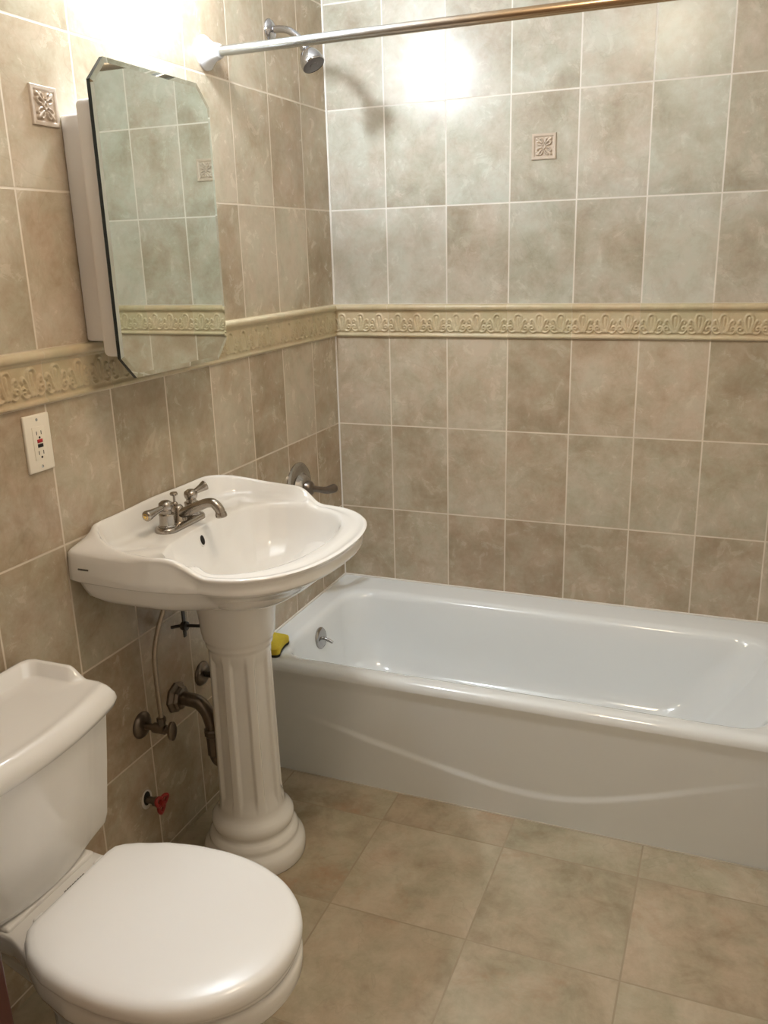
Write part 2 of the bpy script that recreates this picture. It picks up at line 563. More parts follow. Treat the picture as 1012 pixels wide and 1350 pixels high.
# square relief tiles let into the wall
def relief_tile(name, c, place, label):
    n = 72
    a = np.linspace(-.5, .5, n)
    U, V = np.meshgrid(a, a)
    m_ = np.maximum(abs(U), abs(V))
    H = 0.55 * sstep(.36, .395, m_)                         # raised frame
    H = np.maximum(H, 0.55 * (m_ > .45))
    # diamond boss with a hollow
    dm = abs(U) / .12 + abs(V) / .16
    H = np.maximum(H, 0.9 * sstep(1.05, .75, dm))
    H = H - 0.5 * sstep(.55, .25, dm)
    for sx in (-1, 1):
        for sy in (-1, 1):
            H = np.maximum(H, curve_h(U, V, [(sx * .09, sy * .13), (sx * .17, sy * .20), (sx * .27, sy * .29)], .035, .06))
            H = np.maximum(H, .9 * curve_h(U, V, [(sx * .13, sy * .05), (sx * .23, sy * .08), (sx * .29, sy * .16), (sx * .24, sy * .19)], .035))
            H = np.maximum(H, .9 * curve_h(U, V, [(sx * .05, sy * .18), (sx * .08, sy * .26), (sx * .15, sy * .31), (sx * .18, sy * .26)], .035))
    T = 0.0012 + 0.0062 * H
    edge = m_ > .495
    T[edge] = -0.001
    P = place(U * .0735, T, V * .0735)
    o = grid_object(name, P, M_INSET)
    o.data.transform(Matrix.Translation(-Vector(c)))
    o.location = c
    return tag(o, label, 'decorative tile')
cB = (0.7085, -0.0, 1.7937)
relief_tile('relief_tile', cB, lambda u, t, v: np.stack([cB[0] + u, cB[1] - t, cB[2] + v], -1),
            'small square relief tile with rosette set in the back wall above the bathtub')
cL = (0.0, -1.2975, 1.7960)
relief_tile('relief_tile', cL, lambda u, t, v: np.stack([cL[0] + t, cL[1] + u, cL[2] + v], -1),
            'small square relief tile with rosette set in the left wall beside the mirror cabinet')

# ================================================================== bathtub
tub = empty('bathtub', (ROOM_X / 2, TUB_Y / 2, 0), 'white enamelled alcove bathtub along the tiled back wall', 'bathtub')
def rrect(x0, x1, y0, y1, r, z, n=24, sup=1.0):
    """rounded rectangle ring, 4*n points, counter-clockwise; r per corner allowed"""
    rs = r if isinstance(r, (list, tuple)) else [r] * 4
    out = []
    cs = [(x1 - rs[0], y1 - rs[0], 0, rs[0]), (x0 + rs[1], y1 - rs[1], 1, rs[1]), (x0 + rs[2], y0 + rs[2], 2, rs[2]), (x1 - rs[3], y0 + rs[3], 3, rs[3])]
    for cx, cy, q, rr in cs:
        for k in range(n):
            a = (q + k / (n - 1)) * PI / 2
            out.append((cx + rr * math.cos(a), cy + rr * math.sin(a), z))
    return out
X1 = ROOM_X - 0.002
rings = []
Yo = TUB_Y
# outer rounding of the front lip (only the front shows), rim, inside
for ang in (0, 18, 36, 54, 72, 90):
    a = math.radians(ang)
    rr = 0.026
    rings.append(rrect(0.002, X1, Yo + rr * (1 - math.cos(a)), -0.002, 0.004, TUB_Z - rr + rr * math.sin(a)))
inner = [  # x0, x1, y0, y1, corner radii, z
    (0.060, 1.470, -0.690, -0.100, .10, TUB_Z - .0005),
    (0.074, 1.458, -0.680, -0.118, .10, TUB_Z - .004),
    (0.082, 1.450, -0.674, -0.128, .10, TUB_Z - .012),
    (0.087, 1.440, -0.669, -0.134, .10, TUB_Z - .026),
    (0.095, 1.410, -0.660, -0.144, .11, TUB_Z - .08),
    (0.110, 1.350, -0.648, -0.158, .12, TUB_Z - .16),
    (0.122, 1.300, -0.636, -0.170, .12, TUB_Z - .22),
    (0.140, 1.265, -0.618, -0.188, .12, TUB_Z - .255),
    (0.175, 1.225, -0.585, -0.222, .11, TUB_Z - .278),
    (0.230, 1.170, -0.530, -0.275, .10, TUB_Z - .286),
]
for x0, x1, y0, y1, r, z in inner:
    rings.append(rrect(x0, x1, y0, y1, r, z))
bm = bmesh.new()
add_loft(bm, rings, cap0=False, cap1=True)
finish('basin', bm, M_TUB, tub, angle=50)
# apron: skirt with a swooping crease pressed into it
xs = np.linspace(0.002, X1, 260)
zz = np.linspace(0.0, TUB_Z - .024, 110)
XX, ZZ = np.meshgrid(xs, zz)
crease = np.interp(XX, np.array([0.0, .31, .544, .70, .80, .88, .974, 1.08, 1.166, 1.344, 1.448, 1.54]),
                   np.array([.235, .173, .126, .098, .085, .080, .086, .112, .141, .209, .245, .27]))
k = np.ones(31); k /= k.sum()
cr1 = np.convolve(np.pad(crease[0], 15, mode='edge'), k, 'valid')
crease = np.repeat(cr1[None, :], len(zz), 0)
fade = sstep(.12, .40, XX) * (1 - 0.75 * sstep(1.10, 1.45, XX))
out = 0.0045 * fade * (1 - sstep(-.011, .011, ZZ - crease))
bulge = 0.004 * np.sin(np.clip(ZZ / (TUB_Z - .02), 0, 1) * PI) * 0.5
YY = TUB_Y + 0.004 - out - 0.0035 * sstep(TUB_Z - .06, TUB_Z - .024, ZZ) - bulge * 0.2
grid_object('apron', np.stack([XX, YY, ZZ], -1), M_TUB, tub)
# overflow plate with trip lever on the left end wall
op = Vector((0.094, -0.415, 0.292))
ax = Vector((1, 0, 0.12)).normalized()
bm = bmesh.new()
add_lathe(bm, op - ax * .004, ax, [(0, .036), (.006, .036), (.0095, .033), (.0115, .026), (.012, 0)], 36)
pl = finish('overflow_plate', bm, M_DULL, tub)
bm = bmesh.new()
add_tube(bm, [op + ax * .007, op + ax * .018 + Vector((0, 0, -.002)), op + ax * .034 + Vector((0, 0, -.010)), op + ax * .044 + Vector((0, 0, -.015))], .0052, 12)
lv = finish('trip_lever', bm, M_DULL, tub)

# ================================================================== pedestal sink
SY = -1.09
sink = empty('pedestal_sink', (0.213, SY, 0), 'white porcelain pedestal sink with fluted column against the left wall', 'sink')
NS = 288
def resample(poly, n=600):
    P = np.array(poly, float)
    d = np.r_[0, np.cumsum(np.hypot(*(P[1:] - P[:-1]).T))]
    t = np.linspace(0, d[-1], n)
    return np.stack([np.interp(t, d, P[:, 0]), np.interp(t, d, P[:, 1])], 1)

CX = 0.295
def half_front(xm, hy, rx, nexp, n=40):
    pts = []
    for i in range(n + 1):
        a = PI / 2 * (1 - i / n)
        c_, s_ = math.cos(a), math.sin(a)
        pts.append((xm + rx * abs(c_) ** (2 / nexp), hy * abs(s_) ** (2 / nexp)))
    return pts
def polar(half):
    """half outline (y>=0) from back centre to front centre -> radius for NS directions around (CX,0)"""
    P = resample(half)
    a = np.arctan2(P[:, 1], P[:, 0] - CX)
    r = np.hypot(P[:, 0] - CX, P[:, 1])
    o = np.argsort(a)
    th = np.linspace(-PI, PI, NS, endpoint=False)
    return th, np.interp(abs(th), a[o], r[o])
top_half = [(0.0, 0), (0.0, .198), (.004, .226), (.025, .254), (.055, .281), (.095, .300), (.14, .308), (.20, .309), (.25, .300), (.28, .292)] + half_front(.307, .285, .213, 2.35)
bot_half = [(0.0, 0), (0.0, .302), (.004, .316), (.03, .320), (.10, .320), (.16, .318), (.21, .312), (.25, .303), (.28, .293)] + half_front(.307, .283, .206, 2.3)
bas_half = [(.128, 0), (.130, .08), (.137, .14), (.155, .195), (.19, .230), (.235, .251)] + half_front(.29, .256, .170, 2.25)
th, r_top = polar(top_half)
_, r_bot = polar(bot_half)
_, r_bas = polar(bas_half)
def xy(r):
    return CX + r * np.cos(th), r * np.sin(th)
def sm(a, n=5):
    k = np.ones(n) / n
    return np.convolve(np.r_[a[-n:], a, a[:n]], k, 'same')[n:-n]
xt, yt = xy(r_top)
h = np.interp(xt, [0, .03, .072, .127, .19, .25, .272, .292, .312, .6], [.950, .946, .937, .925, .920, .920, .912, .892, .880, .879])
h = np.where((xt < .004), .949 + .004 * np.exp(-(yt / .09) ** 2), h)
h = sm(h, 7)
def ring(x, y, z):
    z = np.full(NS, z) if np.isscalar(z) else z
    return [(float(a), float(SY + b_), float(c)) for a, b_, c in zip(x, y, z)]
def blend(ra, rb, f):
    return ra * (1 - f) + rb * f
rings = []
zb = np.interp(xy(r_bot)[0], [0, .3, .52], [.850, .842, .838])
# under-belly from the pedestal up to the skirt's lower edge
def ell(cx, rx, ry, z):
    return ring(cx + rx * np.cos(th), ry * np.sin(th), z)
belly = [(.213, .092, .092, .700), (.215, .100, .102, .722), (.225, .118, .128, .742)]
for cx_, rx_, ry_, z_ in belly:
    rings.append(ell(cx_, rx_, ry_, z_))
wb = sstep(1.15, 1.95, abs(th))
for f_, g_, z_ in ((.62, .50, .762), (.76, .59, .776), (.86, .68, .791), (.915, .78, .808), (.938, .88, .826)):
    xb, yb = xy(r_bot * (f_ * wb + g_ * (1 - wb))); xb = np.maximum(xb, 0.012)
    rings.append(ring(xb, yb, z_))
xb, yb = xy(r_bot * 0.955)
xb = np.maximum(xb, 0.006)
rings.append(ring(xb, yb, zb - .006))
xb, yb = xy(r_bot * 0.965); xb = np.maximum(xb, 0.001)
rings.append(ring(xb, yb, zb - .001))
xb, yb = xy(r_bot * 0.992); xb = np.maximum(xb, 0.001)
rings.append(ring(xb, yb, zb + .000))
xb, yb = xy(r_bot); xb = np.maximum(xb, 0.001)
rings.append(ring(xb, yb, zb + .004))
z_sh = np.interp(xt, [0, .05, .12, .20, .25, .28, .31, .52], [.918, .913, .907, .905, .903, .886, .864, .862])
for f in (.35, .7, 1.0):
    xx, yy = xy(r_bot * (1 - .006 * f)); xx = np.maximum(xx, 0.001)
    rings.append(ring(xx, yy, zb + .004 + (z_sh - zb - .004) * f))
for f, g_ in ((.22, .10), (.5, .36), (.8, .74)):
    xx, yy = xy(blend(r_bot * .994, r_top + .003, g_)); xx = np.maximum(xx, 0.001)
    rings.append(ring(xx, yy, z_sh + (h - .004 - z_sh) * f))
for dr, dz in ((.001, -.0025), (-.003, -.0004), (-.008, .0)):
    xx, yy = xy(r_top + dr); xx = np.maximum(xx, 0.001)
    rings.append(ring(xx, yy, h + dz))
# inside of the raised rim down to the deck, then the basin's edge
deck = np.full(NS, .8905)
isb = sstep(.30, .27, xt)                      # 1 where the rim is raised
in1 = np.minimum(r_top - .018, r_bas + .6)
gap = r_top - r_bas
def mix_r(f):
    return r_top + (r_bas - r_top) * f
f1 = np.clip(.013 / gap, 0, .45); f2 = np.clip(.024 / gap, 0, .6); f3 = np.clip(.034 / gap, 0, .72)
flat = np.where(isb > .5, 0, 0)
xx, yy = xy(mix_r(f1)); rings.append(ring(xx, yy, h - (.006) * isb - .002 * (1 - isb)))
z2 = h * (1 - isb) + isb * (deck + (h - deck) * .30) - .003 * (1 - isb)
xx, yy = xy(mix_r(f2)); rings.append(ring(xx, yy, z2))
z3 = (h - .0015) * (1 - isb) + isb * (deck + .003)
xx, yy = xy(mix_r(f3)); rings.append(ring(xx, yy, z3))
for f in (.80, .90):
    z4 = (h - .001) * (1 - isb) + isb * (deck - .001)
    ff = f3 + (1 - f3) * (f - .72) / .28
    # shell flutes in the two rear corners of the deck
    ang = np.abs(th)
    fl = np.exp(-((ang - 2.28) / .16) ** 2) * np.cos((ang - 2.28) / .055 * 1.0) * .0035
    xx, yy = xy(mix_r(ff)); rings.append(ring(xx, yy, z4 + fl))
zi = (h - .002) * (1 - isb) + isb * (deck - .003)
xx, yy = xy(r_bas); rings.append(ring(xx, yy, zi))
for f, dz in ((.990, -.0015), (.980, -.0042), (.970, -.0085), (.960, -.015)):
    xx, yy = xy(r_bas * f); rings.append(ring(xx, yy, zi + dz))
for f, z_ in ((.945, .848), (.92, .828), (.885, .808), (.835, .789), (.74, .770), (.60, .754), (.42, .742), (.22, .735), (.10, .732)):
    cxo = .300
    xx, yy = xy(r_bas * f)
    rings.append(ring(xx, yy, z_))
bm = bmesh.new()
add_loft(bm, rings, cap0=True, cap1=True)
finish('basin', bm, M_PORC, sink, angle=75)
# overflow hole in the basin's back
bm = bmesh.new()
add_lathe(bm, (0.126, SY - .008, .853), (1, 0, .25), [(0, .0150), (.0105, .0150), (.0125, .0128)], 28, su=.75, sv=1.1)
finish('overflow_ring', bm, M_PORC, sink)
bm = bmesh.new()
add_lathe(bm, (0.126, SY - .008, .853), (1, 0, .25), [(0, .0108), (.0131, .0108)], 28, su=.72, sv=1.12)
finish('overflow_hole', bm, M_HOLE, sink)
bm = bmesh.new()
add_lathe(bm, (CX, SY, .729), (0, 0, 1), [(0, .022), (.006, .022), (.0075, .016), (.0065, .0)], 28)
finish('drain', bm, M_NICKEL, sink)
# maker's mark on the skirt: a short dark line of tiny characters
bm = bmesh.new()
for k in range(7):
    t_ = .035 + k * .0038
    add_box(bm, t_, t_ + .0026, SY - .3215, SY - .3155, .879, .8822)
finish('printed_mark', bm, M_INK, sink, smooth=False)
# pedestal column
prof = [(0, .138), (.004, .1405), (.022, .1405), (.034, .1395), (.044, .134), (.052, .1245), (.058, .1215), (.064, .1225), (.072, .1215),
        (.080, .114), (.086, .1075), (.092, .1065), (.098, .1105), (.108, .113), (.118, .1115), (.126, .105), (.134, .096), (.142, .0905),
        (.150, .0895), (.165, .0875), (.185, .0865)]
prof += [(z_, .0865 - .0045 * (z_ - .185) / .375) for z_ in np.linspace(.200, .560, 26)]
prof += [(.575, .0818), (.590, .0818), (.596, .0832), (.601, .0868), (.606, .0875), (.611, .0872), (.617, .0905), (.624, .0935), (.630, .0938),
         (.636, .0955), (.648, .0965), (.665, .0975), (.690, .1010), (.715, .107), (.730, .112)]
NP = 240
rings = []
for z_, r_ in prof:
    rg = []
    for i in range(NP):
        a = 2 * PI * i / NP
        env = float(sstep(.165, .185, z_) * (1 - sstep(.560, .578, z_)))
        ph = (a * 8 / (2 * PI) + .92) % 1.0
        d_ = abs(ph - .5) / .5
        chan = float(sstep(.74, .50, d_))
        rr_ = r_ * .945 - .0085 * chan * env
        rg.append((.213 + rr_ * math.cos(a), SY + rr_ * math.sin(a), z_))
    rings.append(rg)
bm = bmesh.new()
add_loft(bm, rings, cap0=True, cap1=True)
finish('pedestal', bm, M_PORC, sink, angle=80)

# ================================================================== faucet
FX, FY, FZ = .078, -1.095, .8895
fau = empty('faucet', (FX, FY, FZ), 'brushed nickel two-handle faucet on the rear deck of the white sink', 'faucet')
bm = bmesh.new()
def stadium(hl, hw, z, n=20):
    pts = []
    for k in range(n):
        a = PI * k / (n - 1)
        pts.append((FX + hw * math.cos(a), FY + hl - hw + hw * math.sin(a), z))
    for k in range(n):
        a = PI + PI * k / (n - 1)
        pts.append((FX + hw * math.cos(a), FY - hl + hw + hw * math.sin(a), z))
    return pts
add_loft(bm, [stadium(.084, .028, FZ - .002), stadium(.084, .028, FZ + .006), stadium(.082, .026, FZ + .010), stadium(.079, .023, FZ + .0115)])
finish('base_plate', bm, M_NICKEL, fau)
for s, tip in ((-1, Vector((-.002, -.069, -.005))), (1, Vector((.020, .034, .016)))):
    hy = FY + s * .052
    bm = bmesh.new()
    add_lathe(bm, (FX, hy, FZ + .010), (0, 0, 1), [(0, .0215), (.004, .0215), (.006, .0185), (.026, .0175), (.030, .0185), (.032, .0175), (.033, .013), (.040, .0125),
                                                 (.044, .0155), (.051, .0172), (.058, .0155), (.063, .009), (.0645, 0)], 32)
    hb = finish('handle', bm, M_NICKEL, fau)
    bm = bmesh.new()
    c0 = Vector((FX, hy, FZ + .0605))
    d_ = tip
    add_tube(bm, [tuple(c0) + (.0075,), tuple(c0 + d_ * .35) + (.0072,), tuple(c0 + d_ * .7) + (.0095,), tuple(c0 + d_ * .95) + (.0122,), tuple(c0 + d_ * 1.05) + (.0118,), tuple(c0 + d_ * 1.12) + (.004,)], n=20, steps=6)
    finish('lever', bm, M_NICKEL, hb)
    if s < 0:  # brass-coloured cap on the near lever only
        bm = bmesh.new()
        dn = d_.normalized()
        add_lathe(bm, c0 + d_ * 1.05, dn, [(0, .0090), (.003, .0075), (.005, .0035), (.0055, 0)], 20)
        o = finish('lever_tip', bm, M_BRASS, hb)
        o['label'] = 'brass-coloured tip of the near lever'
bm = bmesh.new()
add_lathe(bm, (FX - .004, FY, FZ + .010), (0, 0, 1), [(0, .021), (.006, .020), (.012, .0165), (.026, .015), (.034, .0125), (.038, .009), (.040, 0)], 28)
add_tube(bm, [(FX, FY, FZ + .026, .0125), (FX + .03, FY, FZ + .038, .0130), (FX + .058, FY, FZ + .051, .0122), (FX + .081, FY, FZ + .060, .0115),
              (FX + .099, FY, FZ + .060, .0115), (FX + .112, FY, FZ + .048, .0115), (FX + .116, FY, FZ + .037, .0118)], n=24, steps=8)
add_lathe(bm, (FX + .1158, FY, FZ + .040), (.12, 0, -1), [(0, .0125), (.004, .0138), (.010, .0138), (.012, .0118), (.0118, .009)], 24)
finish('spout', bm, M_NICKEL, fau)
bm = bmesh.new()
add_lathe(bm, (FX - .012, FY, FZ + .046), (0, 0, 1), [(0, .0062), (.004, .0075), (.008, .0062), (.010, .003), (.024, .003), (.026, .0085), (.030, .0095), (.033, .008), (.0345, 0)], 20)
finish('lift_rod', bm, M_NICKEL, fau)

# ================================================================== plumbing under the sink
val = empty('supply_valve', (0, -1.232, .40), 'tarnished supply valve with oval handle and round wall plate, left of the drain pipe', 'valve')
vy, vz = -1.228, .402
bm = bmesh.new()
add_lathe(bm, (0, vy, vz), (1, 0, 0), [(0, .034), (.003, .034), (.008, .030), (.012, .020), (.013, .012)], 32)
finish('wall_plate', bm, M_OLDM, val)
bm = bmesh.new()
add_lathe(bm, (0.005, vy, vz), (1, 0, 0), [(0, .0085), (.032, .0085), (.033, .013), (.046, .013), (.047, .0125), (.066, .0125), (.068, .009), (.080, .007), (.084, .007)], 24)
add_lathe(bm, (0.062, vy, vz + .006), (0, 0, 1), [(0, .009), (.014, .009), (.015, .0115), (.026, .0115), (.027, .008)], 6)
finish('valve_body', bm, M_OLDM, val)
bm = bmesh.new()
add_lathe(bm, (0.084, vy, vz), (1, 0, 0), [(0, .012), (.002, .021), (.009, .022), (.011, .016), (.011, 0)], 28, su=.72, sv=1.15)
finish('valve_handle', bm, M_OLDM, val)
bm = bmesh.new()
add_tube(bm, [(.062, vy, vz + .028), (.062, vy - .002, .52), (.060, vy + .004, .60), (.066, vy + .020, .66), (.078, vy + .04, .72), (.082, vy + .055, .80)], .0062, 14)
finish('supply_hose', bm, M_HOSE, val)

# second stop valve, beyond the pedestal
val2 = empty('supply_valve', (0, -.954, .405), 'small supply valve with round wall plate partly hidden behind the pedestal', 'valve')
bm = bmesh.new()
add_lathe(bm, (0, -.958, .412), (1, 0, 0), [(0, .034), (.003, .034), (.008, .030), (.012, .020), (.013, .010)], 32)
finish('wall_plate', bm, M_OLDM, val2)
bm = bmesh.new()
add_lathe(bm, (0.005, -.958, .412), (1, 0, 0), [(0, .0085), (.032, .0085), (.033, .013), (.066, .0125), (.068, .008), (.080, .006)], 24)
finish('valve_body', bm, M_DARKM, val2)
bm = bmesh.new()
add_lathe(bm, (0.080, -.958, .412), (1, 0, 0), [(0, .012), (.002, .021), (.009, .022), (.011, .016), (.011, 0)], 28, su=.72, sv=1.15)
finish('valve_handle', bm, M_OLDM, val2)
bm = bmesh.new()
add_tube(bm, [(.060, -.958, .425), (.060, -.956, .55), (.068, -.975, .68), (.080, -1.02, .80)], .0062, 14)
finish('supply_hose', bm, M_HOSE, val2)

# waste pipe
dp = empty('drain_pipe', (0, -1.085, .40), 'thick tarnished waste pipe bending from the wall down behind the pedestal', 'pipe')
dy, dz = -1.083, .404
bm = bmesh.new()
add_lathe(bm, (0, dy, dz), (1, 0, 0), [(0, .042), (.006, .042), (.010, .036), (.014, .033), (.018, .033), (.024, .028), (.026, .022)], 8)
finish('wall_flange', bm, M_OLDM, dp, angle=25)
bm = bmesh.new()
add_tube(bm, [(.012, dy, dz), (.040, dy, dz), (.068, dy + .004, dz - .006), (.088, dy + .008, dz - .030), (.096, dy + .012, dz - .064), (.098, dy + .014, dz - .085)], .0185, 24, steps=8)
finish('elbow', bm, M_OLDM, dp)
bm = bmesh.new()
add_lathe(bm, (.098, dy + .014, dz - .080), (0, 0, -1), [(0, .021), (.004, .0245), (.018, .0245), (.022, .021), (.040, .020), (.075, .020), (.080, .016)], 10)
add_tube(bm, [(.098, dy + .014, dz - .15), (.102, dy + .016, dz - .172), (.118, dy + .02, dz - .185)], .0165, 20)
finish('slip_nut', bm, M_OLDM, dp, angle=25)

# pop-up linkage: a dark cross of strap and rod hanging below the basin
lk = empty('drain_linkage', (.06, -1.085, .62), 'dark cross-shaped drain linkage hanging under the sink behind the pedestal', 'plumbing fitting')
ly, lz = -1.086, .615
bm = bmesh.new()
add_box(bm, .050, .054, ly - .006, ly + .006, lz - .030, lz + .16, .0012)
finish('strap', bm, M_DARKM, lk)
bm = bmesh.new()
add_tube(bm, [(.020, ly - .012, lz - .004), (.050, ly, lz), (.125, ly + .012, lz + .004)], .0042, 10)
add_lathe(bm, (.046, ly, lz), (1, 0, 0), [(0, .011), (.006, .013), (.014, .012), (.016, 0)], 12)
finish('pivot_rod', bm, M_DARKM, lk)

# red-handled stop near the floor
rv = empty('stop_valve', (0, -1.242, .20), 'small stop valve with red wheel handle low on the left wall', 'valve')
ry, rz = -1.242, .198
bm = bmesh.new()
add_lathe(bm, (0, ry, rz), (1, 0, 0), [(0, .026), (.0012, .026), (.0015, .0235)], 24, su=.8, sv=1.0)
o = finish('wall_hole', bm, M_CAULK, rv)
o['label'] = 'ragged white plaster patch around the pipe'
bm = bmesh.new()
add_lathe(bm, (0.0005, ry, rz + .003), (1, 0, 0), [(0, .019), (.0014, .019)], 24, su=.7, sv=1.0)
finish('wall_gap', bm, M_HOLE, rv)
bm = bmesh.new()
add_lathe(bm, (0.001, ry, rz), (1, 0, 0), [(0, .009), (.022, .009), (.023, .0125), (.032, .0125), (.034, .006), (.046, .006)], 20)
finish('valve_body', bm, M_OLDM, rv)
bm = bmesh.new()
for k in range(3):
    a = k * 2 * PI / 3 + .3
    cc = Vector((.046, ry + .0145 * math.cos(a), rz + .0145 * math.sin(a)))
    pts = []
    for q in range(13):
        b_ = 2 * PI * q / 12
        pts.append((.046 + .002 * math.sin(b_ * 2), cc.y + .0105 * math.cos(b_), cc.z + .0105 * math.sin(b_)))
    add_tube(bm, pts, .0048, 10, straight=True, cap=False)
add_lathe(bm, (.041, ry, rz), (1, 0, 0), [(0, .008), (.010, .008), (.012, 0)], 16)
o = finish('wheel_handle', bm, M_RED, rv)
o['label'] = 'red three-lobed wheel handle'

# ================================================================== toilet
TY = -1.772
DY = -.022
toi = empty('toilet', (.35, TY, 0), 'white two-piece toilet with closed lid in the lower left corner', 'toilet')
def sym_ring(half, z, sx=1.0, sy=1.0, cx=0.0, n=140, dy=0.0):
    """half: (x, w>=0) from back centre to front centre"""
    P = resample(half, n)
    P[:, 0] = cx + (P[:, 0] - cx) * sx
    P[:, 1] *= sy
    zf = z if callable(z) else (lambda x, y: z)
    A = [(p[0], TY + dy * float(sstep(.2, .34, p[0])) + p[1], zf(p[0], p[1])) for p in P]
    B = [(p[0], TY + dy * float(sstep(.2, .34, p[0])) - p[1], zf(p[0], -p[1])) for p in P[-2:0:-1]]
    return A + B
bowl_half = [(.035, 0), (.035, .085), (.042, .110), (.07, .118), (.22, .118), (.27, .128), (.33, .152), (.40, .172)] + half_front(.47, .180, .242, 2.1)
rings = [sym_ring(bowl_half, z_, sx_, sy_, cx_, dy=DY) for z_, sx_, sy_, cx_ in (
    (.0, .54, .60, .36), (.012, .55, .61, .36), (.03, .52, .56, .36), (.10, .46, .46, .37), (.18, .50, .48, .40), (.25, .62, .60, .42),
    (.31, .78, .76, .42), (.342, .90, .89, .40), (.354, .955, .95, .36), (.360, .985, .98, .33), (.370, 1, 1, .33), (.392, 1, 1, .33),
    (.398, .994, .988, .33), (.401, .98, .96, .33), (.401, .6, .6, .33))]
bm = bmesh.new()
add_loft(bm, rings)
finish('bowl', bm, M_PORC, toi, angle=70)
# raised pad under the tank
bm = bmesh.new()
add_box(bm, .040, .212, TY - .112, TY + .112, .395, .408, .006, 3)
finish('tank_pad', bm, M_PORC, toi)
# tank
def tank_half(w_, xf, xs_, back=.022):
    pts = [(back, 0), (back, w_ - .012), (back + .012, w_), (xs_ - .012, w_), (xs_, w_ - .006), (xf - .002, w_ - .066)]
    for k in range(1, 9):
        t = k / 8
        y_ = (w_ - .072) * (1 - t)
        pts.append((xf + .012 * (1 - (1 - t) ** 2), y_))
    return pts
rings = [sym_ring(tank_half(.152, .190, .160, .05), .405), sym_ring(tank_half(.170, .198, .178, .04), .411), sym_ring(tank_half(.181, .203, .190, .03), .424),
         sym_ring(tank_half(.186, .207, .194), .445), sym_ring(tank_half(.195, .221, .203), .56), sym_ring(tank_half(.202, .233, .212), .684)]
bm = bmesh.new()
add_loft(bm, rings)
finish('tank', bm, M_PORC, toi, angle=14)
def lid_half(w_, xf, back=.016):
    pts = [(back, 0), (back, w_ - .02), (back + .006, w_ - .006), (back + .02, w_), (xf - .034, w_ + .000), (xf - .020, w_ - .005), (xf - .013, w_ - .022)]
    for k in range(1, 11):
        t = k / 10
        y_ = (w_ - .022) * (1 - t)
        pts.append((xf - .013 + .024 * (1 - (1 - t) ** 2), y_))
    return pts
def zl(base, amp):
    return lambda x, y: base + amp * float(sstep(.165, .125, x))
rings = [sym_ring(lid_half(.196, .222, .03), .676), sym_ring(lid_half(.210, .236, .02), .676), sym_ring(lid_half(.217, .243, .014), .680),
         sym_ring(lid_half(.219, .245, .012), .690), sym_ring(lid_half(.217, .243, .013), .702), sym_ring(lid_half(.212, .238, .015), .712),
         sym_ring(lid_half(.209, .232, .017), zl(.718, .022)), sym_ring(lid_half(.205, .226, .020), zl(.7225, .024)), sym_ring(lid_half(.200, .220, .026), zl(.7235, .024)),
         sym_ring(lid_half(.195, .213, .031), zl(.722, .022)), sym_ring(lid_half(.183, .205, .044), zl(.7215, .004)), sym_ring(lid_half(.176, .198, .052), .7215),
         sym_ring(lid_half(.12, .15, .08), .7225)]
bm = bmesh.new()
add_loft(bm, rings)
finish('tank_lid', bm, M_PORC, toi, angle=60)
# seat ring and lid
seat_half = [(.268, 0), (.268, .100), (.272, .118), (.285, .130), (.31, .146), (.36, .166), (.42, .177)] + half_front(.475, .180, .238, 2.1)
lid2_half = [(.266, 0), (.266, .098), (.270, .116), (.283, .131), (.308, .149), (.36, .171), (.42, .183)] + half_front(.475, .186, .236, 2.15)
rings = [sym_ring(seat_half, z_, sx_, sy_, .48, dy=DY) for z_, sx_, sy_ in ((.402, .94, .92), (.403, .965, .955), (.408, .97, .96), (.415, .97, .96), (.417, .9, .9))]
bm = bmesh.new()
add_loft(bm, rings)
finish('seat', bm, M_SEAT, toi, angle=70)
rings = [sym_ring(lid2_half, z_, sx_, sy_, .48, dy=DY) for z_, sx_, sy_ in (
    (.4185, .93, .92), (.4165, .965, .955), (.4165, .985, .98), (.419, .997, .996), (.425, 1.0, 1.0), (.432, .997, .996), (.438, .988, .984), (.4425, .973, .964),
    (.4460, .950, .935), (.4480, .915, .89), (.4495, .80, .76), (.4502, .45, .42))]
bm = bmesh.new()
add_loft(bm, rings)
finish('seat_lid', bm, M_SEAT, toi, angle=70)
for s in (-1, 1):
    bm = bmesh.new()
    add_box(bm, .246, .272, TY + s * .078 - .013, TY + s * .078 + .013, .401, .424, .005, 3)
    finish('hinge', bm, M_SEAT, toi)
bm = bmesh.new()
for k in range(8):
    t_ = TY - .026 + k * .0066
    add_box(bm, .2625, .2655, t_, t_ + .0048, .4315, .4350)
finish('printed_mark', bm, M_INK, toi, smooth=False)

# ================================================================== mirror cabinet
cab = empty('medicine_cabinet', (0, -1.097, 1.34), 'white medicine cabinet with clipped-corner mirror door on the left wall', 'mirror cabinet')
bm = bmesh.new()
add_box(bm, 0.0, .064, -1.256, -.940, 1.341, 1.785, .006, 3)
finish('body', bm, M_CAB, cab)
MY0, MY1, MZ0, MZ1, MX = -1.302, -.893, 1.266, 1.879, .1125
def octa(d, x, ins=0.0):
    y0, y1, z0, z1 = MY0 + ins, MY1 - ins, MZ0 + ins, MZ1 - ins
    c = .045 - ins * .59 + d
    return [(x, y0 + c, z0), (x, y1 - c, z0), (x, y1, z0 + c), (x, y1, z1 - c), (x, y1 - c, z1), (x, y0 + c, z1), (x, y0, z1 - c), (x, y0, z0 + c)]
bm = bmesh.new()
add_box(bm, .062, MX - .0005, -1.286, -.910, 1.312, 1.806, .012, 4)
dr = finish('door', bm, M_CAB, cab)
bm = bmesh.new()
A, B, C_ = octa(0, MX), octa(0, MX + .0085), octa(0, MX + .0093, .0095)
